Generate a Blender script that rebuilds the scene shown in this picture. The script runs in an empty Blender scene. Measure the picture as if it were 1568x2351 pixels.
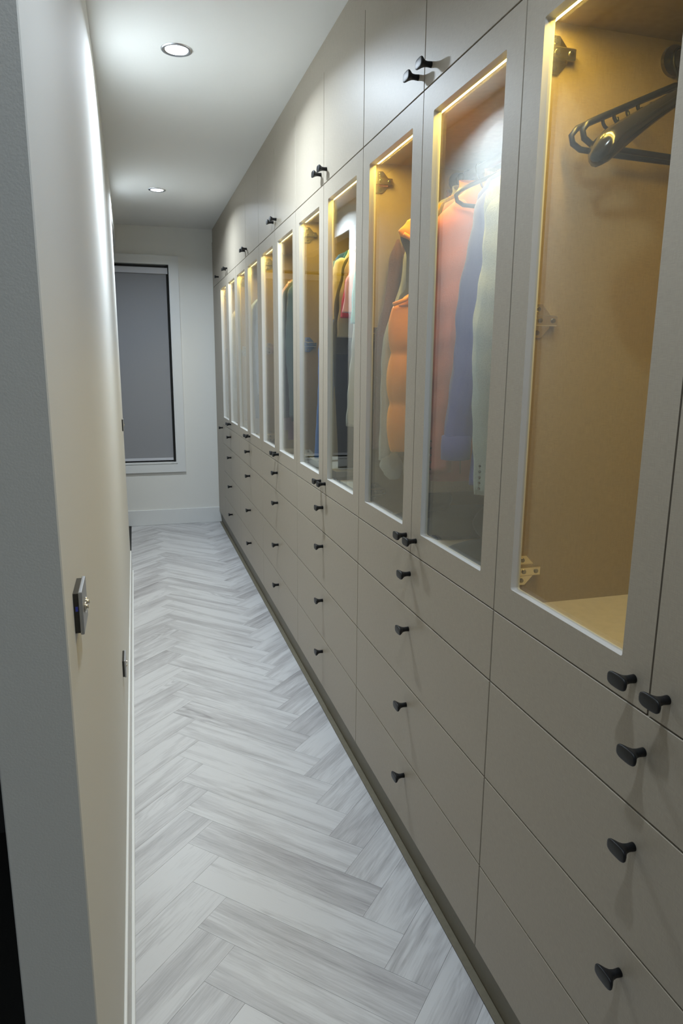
import bpy, bmesh, math, random
from mathutils import Vector, Matrix

C = bpy.context.scene.collection
sc = bpy.context.scene

# ------------------------------------------------------------------ camera
FPX, PITCH, YAW, ROLL = 1602.1, -0.2087, 0.2862, 0.0082
cp, sp, cy, sy = math.cos(PITCH), math.sin(PITCH), math.cos(YAW), math.sin(YAW)
fw = Vector((sy*cp, cy*cp, sp)); rt = Vector((cy, -sy, 0)); up = rt.cross(fw)
c_, s_ = math.cos(ROLL), math.sin(ROLL)
rt, up = c_*rt + s_*up, -s_*rt + c_*up
camd = bpy.data.cameras.new('camera'); cam = bpy.data.objects.new('camera', camd); C.objects.link(cam)
m = Matrix((rt, up, -fw)).transposed().to_4x4(); m.translation = Vector((-0.6753, -0.7493, 1.3853))
cam.matrix_world = m
camd.sensor_fit = 'VERTICAL'; camd.sensor_height = 36.0; camd.lens = FPX/2351*36.0
camd.clip_start = 0.01; camd.clip_end = 50
sc.camera = cam

# ------------------------------------------------------------------ world, exposure
w = bpy.data.worlds.new('world'); sc.world = w; w.use_nodes = True
w.node_tree.nodes['Background'].inputs[0].default_value = (0.02, 0.025, 0.035, 1)
w.node_tree.nodes['Background'].inputs[1].default_value = 0.3
vs = sc.view_settings
vs.view_transform = 'Standard'; vs.look = 'None'; vs.gamma = 1; vs.use_curve_mapping = False
vs.exposure = 0.34

CEIL = 2.459
DOWN = [(-0.4725, -0.081, 5.8), (-0.4725, 2.034, 15.5), (-0.4725, 4.149, 14.5), (-1.75, -1.35, 4)]   # ceiling downlights: x, y, watts; last one added unseen to light the wall end
LED_W = 3.2
LCOL = (0.77, 0.885, 1.0)

# ------------------------------------------------------------------ constants
D = 0.45            # door width
Z1, ZA, ZB, ZC, ZD = 0.9012, 0.7466, 0.5253, 0.3089, 0.0999
Z2, ZUP = 2.002, 2.360
YB = 5.406          # far wall
XL, XL2, YN, YE = -0.757, -0.836, 0.004, 4.07
DEP = 0.60          # cabinet depth
RODX, RODZ = 0.29, 1.925

# ------------------------------------------------------------------ materials
def newmat(name):
    mt = bpy.data.materials.new(name); mt.use_nodes = True
    nt = mt.node_tree; b = nt.nodes['Principled BSDF']
    return mt, nt, b
def ND(nt, t, **k):
    n = nt.nodes.new(t)
    for a, v in k.items(): setattr(n, a, v)
    return n
def plain(name, col, rough=0.5, metal=0.0, spec=0.5, bump=0.0, bscale=200, var=0.0):
    mt, nt, b = newmat(name)
    b.inputs['Base Color'].default_value = (*col, 1)
    b.inputs['Roughness'].default_value = rough; b.inputs['Metallic'].default_value = metal
    b.inputs['Specular IOR Level'].default_value = spec
    tc = ND(nt, 'ShaderNodeTexCoord')
    if bump or var:
        nz = ND(nt, 'ShaderNodeTexNoise'); nz.inputs['Scale'].default_value = bscale; nz.inputs['Detail'].default_value = 3
        nt.links.new(tc.outputs['Object'], nz.inputs['Vector'])
    if bump:
        bp = ND(nt, 'ShaderNodeBump'); bp.inputs['Strength'].default_value = bump; bp.inputs['Distance'].default_value = 0.002
        nt.links.new(nz.outputs['Fac'], bp.inputs['Height']); nt.links.new(bp.outputs['Normal'], b.inputs['Normal'])
    if var:
        mx = ND(nt, 'ShaderNodeMix', data_type='RGBA')
        mx.inputs[6].default_value = (*[c*(1-var) for c in col], 1); mx.inputs[7].default_value = (*[min(1, c*(1+var)) for c in col], 1)
        nt.links.new(nz.outputs['Fac'], mx.inputs[0]); nt.links.new(mx.outputs[2], b.inputs['Base Color'])
    return mt
def linen(name, col, rough, spec=0.5, var=0.10):
    """laminate with a fine woven linen print: fine threads both ways"""
    mt, nt, b = newmat(name)
    tc = ND(nt, 'ShaderNodeTexCoord')
    outs = []
    for sc3 in ((60, 60, 1400), (1400, 1400, 60)):
        mp = ND(nt, 'ShaderNodeMapping'); mp.inputs['Scale'].default_value = sc3
        nz = ND(nt, 'ShaderNodeTexNoise'); nz.inputs['Scale'].default_value = 1.0; nz.inputs['Detail'].default_value = 1
        nt.links.new(tc.outputs['Object'], mp.inputs['Vector']); nt.links.new(mp.outputs[0], nz.inputs['Vector'])
        outs.append(nz.outputs['Fac'])
    ad = ND(nt, 'ShaderNodeMath', operation='ADD'); nt.links.new(outs[0], ad.inputs[0]); nt.links.new(outs[1], ad.inputs[1])
    mr = ND(nt, 'ShaderNodeMapRange'); mr.inputs[1].default_value = 0.7; mr.inputs[2].default_value = 1.3
    nt.links.new(ad.outputs[0], mr.inputs[0])
    mx = ND(nt, 'ShaderNodeMix', data_type='RGBA')
    mx.inputs[6].default_value = (*[c*(1-var) for c in col], 1); mx.inputs[7].default_value = (*[c*(1+var) for c in col], 1)
    nt.links.new(mr.outputs[0], mx.inputs[0]); nt.links.new(mx.outputs[2], b.inputs['Base Color'])
    bp = ND(nt, 'ShaderNodeBump'); bp.inputs['Strength'].default_value = 0.02; bp.inputs['Distance'].default_value = 0.0003
    nt.links.new(ad.outputs[0], bp.inputs['Height']); nt.links.new(bp.outputs['Normal'], b.inputs['Normal'])
    b.inputs['Roughness'].default_value = rough; b.inputs['Specular IOR Level'].default_value = spec
    return mt
M = {}
M['wall'] = plain('wall_paint', (0.77, 0.765, 0.725), 0.75, spec=0.25, bump=0.06, bscale=420)
M['ceiling'] = plain('ceiling_paint', (0.80, 0.80, 0.78), 0.85, spec=0.2, bump=0.04, bscale=400)
M['trimwhite'] = plain('white_gloss_trim', (0.74, 0.75, 0.74), 0.35, bump=0.02, bscale=60)
M['sidefloor'] = plain('dark_carpet', (0.03, 0.03, 0.028), 0.95, bump=0.5, bscale=600)
M['darkwall'] = plain('dark_wall_paint', (0.06, 0.06, 0.06), 0.8, bump=0.1)
M['laminate'] = linen('taupe_linen_laminate', (0.355, 0.311, 0.246), 0.45, 0.48, 0.09)
M['inner'] = linen('beige_linen_lining', (0.32, 0.245, 0.135), 0.42, 0.45, 0.14)
M['shelf'] = linen('beige_shelf_lining', (0.52, 0.44, 0.30), 0.55, 0.4, 0.06)
M['plinth'] = linen('shaded_olive_plinth', (0.16, 0.142, 0.098), 0.45)  # olive laminate, with the shade under the drawers darkened into its colour
M['edge'] = plain('pale_edge_band', (0.62, 0.61, 0.58), 0.4)
M['goldreflect'] = plain('painted_gold_reflection', (0.62, 0.42, 0.10), 0.35)  # ochre colour stands in for a warm reflection
M['black'] = plain('matt_black_metal', (0.006, 0.007, 0.009), 0.42, spec=0.4, bump=0.05, bscale=900)
M['blackgloss'] = plain('glossy_black_plastic', (0.012, 0.011, 0.010), 0.16, spec=0.6)
M['blacksatin'] = plain('satin_black_plastic', (0.012, 0.013, 0.014), 0.35)
M['gap'] = plain('dark_gap', (0.01, 0.01, 0.008), 0.9)
M['chrome'] = plain('bright_nickel', (0.86, 0.82, 0.72), 0.22, metal=1.0, bump=.15, bscale=90)
M['darkchrome'] = plain('dark_nickel', (0.30, 0.28, 0.24), 0.3, metal=1.0)
M['steel'] = plain('brushed_dark_steel', (0.42, 0.43, 0.45), 0.35, metal=0.7, bump=0.03, bscale=500)
M['ring'] = plain('chrome_trim_ring', (0.55, 0.57, 0.62), 0.25, metal=1.0)
M['blind'] = plain('grey_blind_fabric', (0.30, 0.305, 0.32), 0.9, spec=0.2, bump=0.3, bscale=900, var=0.04)
M['blindrail'] = plain('pale_blind_rail', (0.55, 0.56, 0.60), 0.5)
def emis(name, col, st):
    mt, nt, b = newmat(name)
    b.inputs['Base Color'].default_value = (0.02, 0.02, 0.02, 1)
    b.inputs['Emission Color'].default_value = (*col, 1); b.inputs['Emission Strength'].default_value = st
    return mt
M['lamp'] = emis('downlight_lens_glow', (0.86, 0.93, 1.0), 14)
M['led'] = emis('warm_led_glow', (1.0, 0.80, 0.34), 6.0)
M['bluedot'] = emis('blue_indicator_glow', (0.03, 0.05, 0.5), 0.12)
# clear thin glass: Fresnel reflection over clear transmission, both faces of the pane
mt = bpy.data.materials.new('clear_glass'); mt.use_nodes = True; nt = mt.node_tree; nt.nodes.clear()
o = ND(nt, 'ShaderNodeOutputMaterial'); mx = ND(nt, 'ShaderNodeMixShader')
tr = ND(nt, 'ShaderNodeBsdfTransparent'); tr.inputs[0].default_value = (0.93, 0.95, 0.93, 1)
gl = ND(nt, 'ShaderNodeBsdfGlossy'); gl.inputs['Roughness'].default_value = 0.0; gl.inputs[0].default_value = (1, 1, 1, 1)
gm = ND(nt, 'ShaderNodeNewGeometry'); mr = ND(nt, 'ShaderNodeMapRange')
mr.inputs[3].default_value = 1.48; mr.inputs[4].default_value = 1/1.48
fr = ND(nt, 'ShaderNodeFresnel')
nt.links.new(gm.outputs['Backfacing'], mr.inputs[0]); nt.links.new(mr.outputs[0], fr.inputs['IOR'])
nt.links.new(fr.outputs[0], mx.inputs[0]); nt.links.new(tr.outputs[0], mx.inputs[1]); nt.links.new(gl.outputs[0], mx.inputs[2])
nt.links.new(mx.outputs[0], o.inputs[0]); M['glass'] = mt

def plank_mat():
    mt, nt, b = newmat('washed_oak_plank')
    tc = ND(nt, 'ShaderNodeTexCoord'); oi = ND(nt, 'ShaderNodeObjectInfo')
    # shift the print from plank to plank
    cmb = ND(nt, 'ShaderNodeCombineXYZ')
    m1 = ND(nt, 'ShaderNodeMath', operation='MULTIPLY'); m1.inputs[1].default_value = 37.0
    m2 = ND(nt, 'ShaderNodeMath', operation='MULTIPLY'); m2.inputs[1].default_value = 91.0
    nt.links.new(oi.outputs['Random'], m1.inputs[0]); nt.links.new(oi.outputs['Random'], m2.inputs[0])
    nt.links.new(m1.outputs[0], cmb.inputs[0]); nt.links.new(m2.outputs[0], cmb.inputs[1]); nt.links.new(m1.outputs[0], cmb.inputs[2])
    va = ND(nt, 'ShaderNodeVectorMath', operation='ADD')
    nt.links.new(tc.outputs['Object'], va.inputs[0]); nt.links.new(cmb.outputs[0], va.inputs[1])
    def noise(scale, det, dist=0.0, rough=0.55):
        mp = ND(nt, 'ShaderNodeMapping'); mp.inputs['Scale'].default_value = scale
        nz = ND(nt, 'ShaderNodeTexNoise'); nz.inputs['Scale'].default_value = 1; nz.inputs['Detail'].default_value = det
        nz.inputs['Distortion'].default_value = dist; nz.inputs['Roughness'].default_value = rough
        nt.links.new(va.outputs[0], mp.inputs[0]); nt.links.new(mp.outputs[0], nz.inputs['Vector'])
        return nz.outputs['Fac']
    broad = noise((1.8, 17, 1), 4, 0.9); fine = noise((11, 210, 1), 4, 0.4, 0.6)
    # cathedral rings: bands of a stretched noise field
    ring = noise((1.6, 9.0, 1), 2, 0.3)
    rm = ND(nt, 'ShaderNodeMath', operation='MULTIPLY'); rm.inputs[1].default_value = 120.0
    nt.links.new(ring, rm.inputs[0]); rs = ND(nt, 'ShaderNodeMath', operation='SINE'); nt.links.new(rm.outputs[0], rs.inputs[0])
    rmask = noise((1.2, 7.0, 1), 1)
    rk = ND(nt, 'ShaderNodeMapRange'); rk.inputs[1].default_value = 0.56; rk.inputs[2].default_value = 0.74
    nt.links.new(rmask, rk.inputs[0])
    rr = ND(nt, 'ShaderNodeMath', operation='MULTIPLY'); nt.links.new(rs.outputs[0], rr.inputs[0]); nt.links.new(rk.outputs[0], rr.inputs[1])
    cr = ND(nt, 'ShaderNodeValToRGB'); e = cr.color_ramp.elements
    e[0].position = 0.28; e[0].color = (0.29, 0.278, 0.284, 1); e[1].position = 0.60; e[1].color = (0.58, 0.58, 0.585, 1)
    a1 = ND(nt, 'ShaderNodeMath', operation='MULTIPLY_ADD'); a1.inputs[1].default_value = 0.34
    nt.links.new(fine, a1.inputs[0])
    a0 = ND(nt, 'ShaderNodeMath', operation='MULTIPLY'); a0.inputs[1].default_value = 0.76; nt.links.new(broad, a0.inputs[0])
    nt.links.new(a0.outputs[0], a1.inputs[2])
    a2 = ND(nt, 'ShaderNodeMath', operation='MULTIPLY_ADD'); a2.inputs[1].default_value = 0.075
    nt.links.new(rr.outputs[0], a2.inputs[0]); nt.links.new(a1.outputs[0], a2.inputs[2])
    # plank to plank tone
    mr = ND(nt, 'ShaderNodeMapRange'); mr.inputs[3].default_value = -0.10; mr.inputs[4].default_value = 0.055
    nt.links.new(oi.outputs['Random'], mr.inputs[0])
    a3 = ND(nt, 'ShaderNodeMath', operation='ADD'); nt.links.new(a2.outputs[0], a3.inputs[0]); nt.links.new(mr.outputs[0], a3.inputs[1])
    nt.links.new(a3.outputs[0], cr.inputs[0]); nt.links.new(cr.outputs[0], b.inputs['Base Color'])
    b.inputs['Roughness'].default_value = 0.36; b.inputs['Specular IOR Level'].default_value = 0.45
    bp = ND(nt, 'ShaderNodeBump'); bp.inputs['Strength'].default_value = 0.10; bp.inputs['Distance'].default_value = 0.001
    nt.links.new(fine, bp.inputs['Height']); nt.links.new(bp.outputs[0], b.inputs['Normal'])
    return mt
M['plank'] = plank_mat()

_cloth = {}
def cloth(name, col, rough=0.9, var=0.10, scale=350, stripe=None, sheen=0.15, weave=0.35):
    if name in _cloth: return _cloth[name]
    mt, nt, b = newmat(name)
    tc = ND(nt, 'ShaderNodeTexCoord'); nz = ND(nt, 'ShaderNodeTexNoise')
    nz.inputs['Scale'].default_value = scale; nz.inputs['Detail'].default_value = 3
    nt.links.new(tc.outputs['Object'], nz.inputs['Vector'])
    mx = ND(nt, 'ShaderNodeMix', data_type='RGBA')
    mx.inputs[6].default_value = (*[c*(1-var) for c in col], 1); mx.inputs[7].default_value = (*[min(1, c*(1+var)) for c in col], 1)
    nt.links.new(nz.outputs['Fac'], mx.inputs[0]); out = mx.outputs[2]
    if stripe:                       # (colour, frequency, axis) printed or knitted stripes
        col2, fq, ax = stripe
        sp_ = ND(nt, 'ShaderNodeSeparateXYZ'); nt.links.new(tc.outputs['Object'], sp_.inputs[0])
        k = ND(nt, 'ShaderNodeMath', operation='MULTIPLY'); k.inputs[1].default_value = fq; nt.links.new(sp_.outputs[ax], k.inputs[0])
        s = ND(nt, 'ShaderNodeMath', operation='SINE'); nt.links.new(k.outputs[0], s.inputs[0])
        g = ND(nt, 'ShaderNodeMath', operation='GREATER_THAN'); g.inputs[1].default_value = 0.2; nt.links.new(s.outputs[0], g.inputs[0])
        m2 = ND(nt, 'ShaderNodeMix', data_type='RGBA'); m2.inputs[7].default_value = (*col2, 1)
        nt.links.new(g.outputs[0], m2.inputs[0]); nt.links.new(out, m2.inputs[6]); out = m2.outputs[2]
    nt.links.new(out, b.inputs['Base Color'])
    b.inputs['Roughness'].default_value = rough; b.inputs['Specular IOR Level'].default_value = 0.25
    b.inputs['Sheen Weight'].default_value = sheen
    bp = ND(nt, 'ShaderNodeBump'); bp.inputs['Strength'].default_value = weave; bp.inputs['Distance'].default_value = 0.0015
    nt.links.new(nz.outputs['Fac'], bp.inputs['Height']); nt.links.new(bp.outputs[0], b.inputs['Normal'])
    _cloth[name] = mt; return mt

# ------------------------------------------------------------------ mesh helpers
def link(name, me, mat, parent=None, smooth=False):
    o = bpy.data.objects.new(name, me); C.objects.link(o)
    if mat and not me.materials: me.materials.append(mat)
    if parent: o.parent = parent
    if smooth:
        for p in me.polygons: p.use_smooth = True
    return o
def bm_done(bm, name):
    bmesh.ops.recalc_face_normals(bm, faces=bm.faces)
    me = bpy.data.meshes.new(name); bm.to_mesh(me); bm.free(); return me
def add_box(bm, x0, y0, z0, x1, y1, z1, bev=0.0, seg=1):
    vs_ = [bm.verts.new((x, y, z)) for x in (x0, x1) for y in (y0, y1) for z in (z0, z1)]
    F = [(0,1,3,2),(4,6,7,5),(0,4,5,1),(2,3,7,6),(0,2,6,4),(1,5,7,3)]
    fs = [bm.faces.new([vs_[i] for i in f]) for f in F]
    if bev:
        es = list({e for f in fs for e in f.edges})
        bmesh.ops.bevel(bm, geom=es, offset=bev, segments=seg, affect='EDGES', profile=0.5)
def box(name, a, b, mat, parent=None, bev=0.0, seg=1):
    bm = bmesh.new(); add_box(bm, *a, *b, bev, seg); return link(name, bm_done(bm, name), mat, parent)
def add_loft(bm, rings, cap=True, close=False):
    R = [[bm.verts.new(p) for p in r] for r in rings]; n = len(R[0]); k = len(R)
    for i in range(k if close else k-1):
        a, b = R[i], R[(i+1) % k]
        for j in range(n): bm.faces.new((a[j], a[(j+1) % n], b[(j+1) % n], b[j]))
    if cap and not close:
        for r in (R[0], R[-1]):
            try: bm.faces.new(r)
            except ValueError: pass
def add_tube(bm, pts, r, n=8, cap=True, close=False):
    P = [Vector(p) for p in pts]; rings = []; k = len(P); prev = None
    for i in range(k):
        a = P[(i-1) % k] if (i > 0 or close) else P[i]; b = P[(i+1) % k] if (i < k-1 or close) else P[i]
        t = (b-a).normalized()
        if prev is None:
            u_ = t.orthogonal().normalized()
        else:
            u_ = (prev - t*prev.dot(t)).normalized()
        prev = u_; v = t.cross(u_)
        rad = r[i] if isinstance(r, (list, tuple)) else r
        rings.append([P[i] + rad*(math.cos(2*math.pi*j/n)*u_ + math.sin(2*math.pi*j/n)*v) for j in range(n)])
    add_loft(bm, rings, cap, close)
def add_cyl(bm, c, ax, r, h, n=16, r2=None):
    c = Vector(c); ax = Vector(ax).normalized(); u_ = ax.orthogonal().normalized(); v = ax.cross(u_); r2 = r if r2 is None else r2
    add_loft(bm, [[c + ax*t + q*(math.cos(2*math.pi*j/n)*u_ + math.sin(2*math.pi*j/n)*v) for j in range(n)] for t, q in ((0, r), (h, r2))])
def tag(o, label=None, cat=None, group=None, kind=None):
    for k, v in (('label', label), ('category', cat), ('group', group), ('kind', kind)):
        if v: o[k] = v
    return o
def thing(name, label, cat, loc=(0,0,0), group=None):
    o = bpy.data.objects.new(name, None); C.objects.link(o); o.location = loc; o.empty_display_size = 0.05
    return tag(o, label, cat, group)
def struct(name, a, b, mat, bev=0.0, parent=None):
    o = box(name, a, b, mat, parent, bev)
    if not parent: o['kind'] = 'structure'
    return o
def copy_tree(o, parent=None):
    c = o.copy(); C.objects.link(c)
    if parent: c.parent = parent
    for ch in list(o.children): copy_tree(ch, c)
    return c

# ------------------------------------------------------------------ room shell
floor = struct('floor', (-2.7, -2.7, -0.12), (0.70, YB+0.12, -0.006), M['sidefloor'])
ceiling = struct('ceiling', (-2.7, -2.7, CEIL), (0.70, YB+0.12, CEIL+0.12), M['ceiling'])
bm = bmesh.new(); add_box(bm, XL2, YN, -0.006, XL, YE, CEIL, 0.0015); add_box(bm, XL2, YE-0.003, 2.285, XL, YB, CEIL)
wl = link('wall_left', bm_done(bm, 'wall_left'), M['wall']); wl['kind'] = 'structure'
# far wall with window hole
WX0, WX1, WZ0, WZ1 = -1.25, -0.347, 0.536, 2.179
bm = bmesh.new()
add_box(bm, -2.7, YB, -0.006, WX0, YB+0.12, CEIL); add_box(bm, WX1, YB, -0.006, 0.70, YB+0.12, CEIL)
add_box(bm, WX0, YB, -0.006, WX1, YB+0.12, WZ0); add_box(bm, WX0, YB, WZ1, WX1, YB+0.12, CEIL)
wb = link('wall_back', bm_done(bm, 'wall_back'), M['wall']); wb['kind'] = 'structure'
struct('wall_right', (DEP+0.02, -2.7, -0.006), (0.70, YB, CEIL), M['wall'])
struct('wall_right_near', (-0.02, -2.7, -0.006), (DEP+0.02, -0.4555, CEIL), M['wall'])
struct('wall_front', (-2.7, -2.8, -0.006), (0.70, -2.7, CEIL), M['wall'])
struct('wall_far_left', (-2.8, -2.8, -0.006), (-2.7, YB+0.12, CEIL), M['wall'])
struct('wall_side_room', (-2.7, 1.32, -0.006), (XL2, 1.42, CEIL), M['darkwall'])
# skirting boards
BBT = 0.135
bm = bmesh.new(); add_box(bm, XL, YN+0.002, 0, XL+0.007, YE-0.02, BBT, 0.002, 2)
bl = link('baseboard_left', bm_done(bm, 'baseboard_left'), M['trimwhite']); bl['kind'] = 'structure'
box('floor_bead', (XL+0.0071, YN+0.002, 0), (XL+0.016, 4.02, 0.006), M['trimwhite'], bl, 0.002, 2)
struct('baseboard_back', (-2.7, YB-0.012, 0), (0.02, YB, BBT), M['trimwhite'], 0.002)

# ---- herringbone floor, plank by plank
PW, PL, U0, V0 = 0.1155, 0.5775, 0.370, 0.627
def clip(poly, ax, val, keep_less):
    out = []
    for i in range(len(poly)):
        a, b = poly[i], poly[(i+1) % len(poly)]
        ina = (a[ax] <= val) if keep_less else (a[ax] >= val); inb = (b[ax] <= val) if keep_less else (b[ax] >= val)
        if ina: out.append(a)
        if ina != inb:
            t = (val-a[ax])/(b[ax]-a[ax]); out.append((a[0]+t*(b[0]-a[0]), a[1]+t*(b[1]-a[1])))
    return out
R2 = 2**0.5
rnd = random.Random(5)
def area(p): return 0.5*abs(sum(p[i][0]*p[(i+1) % len(p)][1]-p[(i+1) % len(p)][0]*p[i][1] for i in range(len(p))))
def plank(u0, u1, v0, v1, ang, regions):
    g = 0.0003
    q = [(u0+g, v0+g), (u1-g, v0+g), (u1-g, v1-g), (u0+g, v1-g)]
    W_ = [((u-v)/R2, (u+v)/R2) for u, v in q]
    cx_, cy_ = ((u0+u1)/2-(v0+v1)/2)/R2, ((u0+u1)/2+(v0+v1)/2)/R2
    for (xa, xb, ya, yb) in regions:
        p = clip(clip(clip(clip(W_, 0, xa, False), 0, xb, True), 1, ya, False), 1, yb, True)
        if len(p) < 3 or area(p) < 2e-4: continue
        ca, sa = math.cos(-ang), math.sin(-ang)
        loc = [((x-cx_)*ca-(y-cy_)*sa, (x-cx_)*sa+(y-cy_)*ca) for x, y in p]
        bm = bmesh.new(); n = len(loc)
        top = [bm.verts.new((x, y, 0)) for x, y in loc]; bot = [bm.verts.new((x, y, -0.0058)) for x, y in loc]
        ft = bm.faces.new(top); bm.faces.new(bot[::-1])
        for i in range(n): bm.faces.new((top[i], bot[i], bot[(i+1) % n], top[(i+1) % n]))
        o = link('plank', bm_done(bm, 'plank'), M['plank'], floor)
        o.location = (cx_, cy_, rnd.uniform(-0.0001, 0.0001)); o.rotation_euler.z = ang
REG = [(XL, 0.0, YN, YB), (-1.25, 0.0, -0.9, YN)]
for k in range(-18, 46):
    for mm in range(-3, 4):
        du, dv = mm*PL, -mm*PL
        # B planks run along v (down right), A planks along u (up right)
        for (a, b, c, d, ang) in ((U0+k*PW+du, U0+(k+1)*PW+du, V0+k*PW+dv, V0+k*PW+PL+dv, math.radians(135)),
                                  (U0+k*PW-PL+du, U0+k*PW+du, V0+PL+(k-1)*PW+dv, V0+PL+k*PW+dv, math.radians(45))):
            xs = [(u-v)/R2 for u in (a, b) for v in (c, d)]; ys = [(u+v)/R2 for u in (a, b) for v in (c, d)]
            if max(xs) < -1.25 or min(xs) > 0.0 or max(ys) < -0.9 or min(ys) > YB: continue
            plank(a, b, c, d, ang, REG)

# ------------------------------------------------------------------ window
wn = bpy.data.objects.new('window_1', None); C.objects.link(wn); wn['kind'] = 'structure'; wn.location = (0, 0, 0)
FO = 0.068
def mitred_frame(name, xo0, xo1, zo0, zo1, f, y0, y1, mat, parent):
    bm = bmesh.new()
    O = [(xo0, zo0), (xo1, zo0), (xo1, zo1), (xo0, zo1)]; I = [(xo0+f, zo0+f), (xo1-f, zo0+f), (xo1-f, zo1-f), (xo0+f, zo1-f)]
    for i in range(4):
        j = (i+1) % 4
        q = [O[i], O[j], I[j], I[i]]
        A = [bm.verts.new((x, y0, z)) for x, z in q]; B = [bm.verts.new((x, y1, z)) for x, z in q]
        bm.faces.new(A); bm.faces.new(B[::-1])
        for a in range(4): bm.faces.new((A[a], B[a], B[(a+1) % 4], A[(a+1) % 4]))
    return link(name, bm_done(bm, name), mat, parent)
mitred_frame('window_frame', WX0-FO, WX1+FO, WZ0-FO-0.006, WZ1+FO-0.01, FO, YB-0.018, YB, M['trimwhite'], wn)
mitred_frame('window_lining', WX0-0.001, WX1+0.001, WZ0-0.001, WZ1+0.001, 0.012, YB-0.012, YB+0.10, M['trimwhite'], wn)
mitred_frame('window_sash', WX0+0.011, WX1-0.011, WZ0+0.011, WZ1-0.011, 0.035, YB+0.075, YB+0.10, M['blacksatin'], wn)
box('pane', (WX0+0.04, YB+0.085, WZ0+0.04), (WX1-0.04, YB+0.091, WZ1-0.04), M['glass'], wn)
rb = thing('roller_blind', 'grey fabric roller blind drawn down over the far window', 'blind', (0, 0, 0))
box('head_box', (WX0+0.03, YB+0.012, WZ1-0.082), (WX1-0.018, YB+0.055, WZ1-0.034), M['blindrail'], rb, 0.002)
box('fabric', (WX0+0.045, YB+0.028, WZ0+0.045), (WX1-0.030, YB+0.030, WZ1-0.082), M['blind'], rb)
box('bottom_rail', (WX0+0.045, YB+0.022, WZ0+0.024), (WX1-0.030, YB+0.036, WZ0+0.046), M['blindrail'], rb, 0.003)
box('side_shadow_strip', (WX1-0.0295, YB+0.02, WZ0+0.013), (WX1-0.0135, YB+0.06, WZ1-0.014), M['gap'], rb)  # dark box put in for the shadow gap beside the blind
tag(bpy.data.objects['side_shadow_strip'], 'dark strip for the shadow gap beside the blind'); bpy.data.objects['side_shadow_strip'].name = 'side_shadow_gap'

# ------------------------------------------------------------------ downlights
for i, (x, y, wt) in enumerate(DOWN):
    lab = ['round recessed ceiling downlight directly above the near cabinets, out of the frame',
           'round recessed ceiling downlight, the larger and nearer of the two in view',
           'round recessed ceiling downlight near the far window wall, the smaller one in view',
           'round ceiling downlight added unseen behind the camera to light the near wall end'][i]
    t = thing('downlight', lab, 'ceiling light', (x, y, CEIL), 'recessed downlights along the ceiling')
    bm = bmesh.new(); n = 40
    prof = [(0.0385, 0.000), (0.0400, -0.0025), (0.048, -0.0045), (0.053, -0.0032), (0.0545, 0.0)]
    add_loft(bm, [[(r*math.cos(2*math.pi*j/n), r*math.sin(2*math.pi*j/n), z) for j in range(n)] for r, z in prof], cap=False)
    link('trim_ring', bm_done(bm, 'trim_ring'), M['ring'], t, True)
    bm = bmesh.new(); add_loft(bm, [[(r*math.cos(2*math.pi*j/n), r*math.sin(2*math.pi*j/n), z) for j in range(n)] for r, z in ((0.0395, -0.0006), (0.0395, -0.0016), (0.02, -0.0022), (0.002, -0.0024))])
    link('lens', bm_done(bm, 'lens'), M['lamp'], t, True)
    ld = bpy.data.lights.new('downlight_beam', 'SPOT'); ld.energy = wt*0.09; ld.color = LCOL
    ld.spot_size = math.radians(162); ld.spot_blend = 0.14; ld.shadow_soft_size = 0.030
    lo = bpy.data.objects.new('downlight_beam', ld); C.objects.link(lo); lo.parent = t; lo.location = (0, 0, -0.012)
    ld = bpy.data.lights.new('downlight_diffuse', 'AREA'); ld.shape = 'DISK'; ld.size = 0.075; ld.energy = wt*1.05; ld.color = LCOL; ld.spread = math.radians(156)
    lo = bpy.data.objects.new('downlight_diffuse', ld); C.objects.link(lo); lo.parent = t; lo.location = (0, 0, -0.006)

# ------------------------------------------------------------------ cabinet pieces
def knob_mesh():
    bm = bmesh.new(); n = 24
    prof = [(0.0, .0068, .0066), (-.010, .0062, .0058), (-.016, .0078, .0062), (-.021, .0120, .0076), (-.0250, .0170, .0094),
            (-.0280, .0196, .0106), (-.0300, .0200, .0108), (-.0312, .0194, .0102), (-.0317, .0170, .0084)]
    rings = []
    for i, (x, a, b) in enumerate(prof):
        e = 2.0 + 1.2*min(1, i/5); r = []
        for j in range(n):
            t = 2*math.pi*j/n; c, s = math.cos(t), math.sin(t)
            r.append((x, a*abs(c)**(2/e)*(1 if c > 0 else -1), b*abs(s)**(2/e)*(1 if s > 0 else -1)))
        rings.append(r)
    add_loft(bm, rings)
    me = bm_done(bm, 'knob'); me.materials.append(M['black'])
    for p in me.polygons: p.use_smooth = True
    return me
KNOB = knob_mesh()
def knob(parent, x, y, z):
    o = bpy.data.objects.new('knob', KNOB); C.objects.link(o); o.parent = parent; o.location = (x, y, z)
    o['label'] = 'matt black oblong knob'
    return o
G = 0.0017  # half joint
def slab(name, y0, y1, z0, z1, parent, g=G):
    return box(name, (0.0, y0+g, z0+g), (0.019, y1-g, z1-g), M['laminate'], parent, 0.0008)

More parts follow.
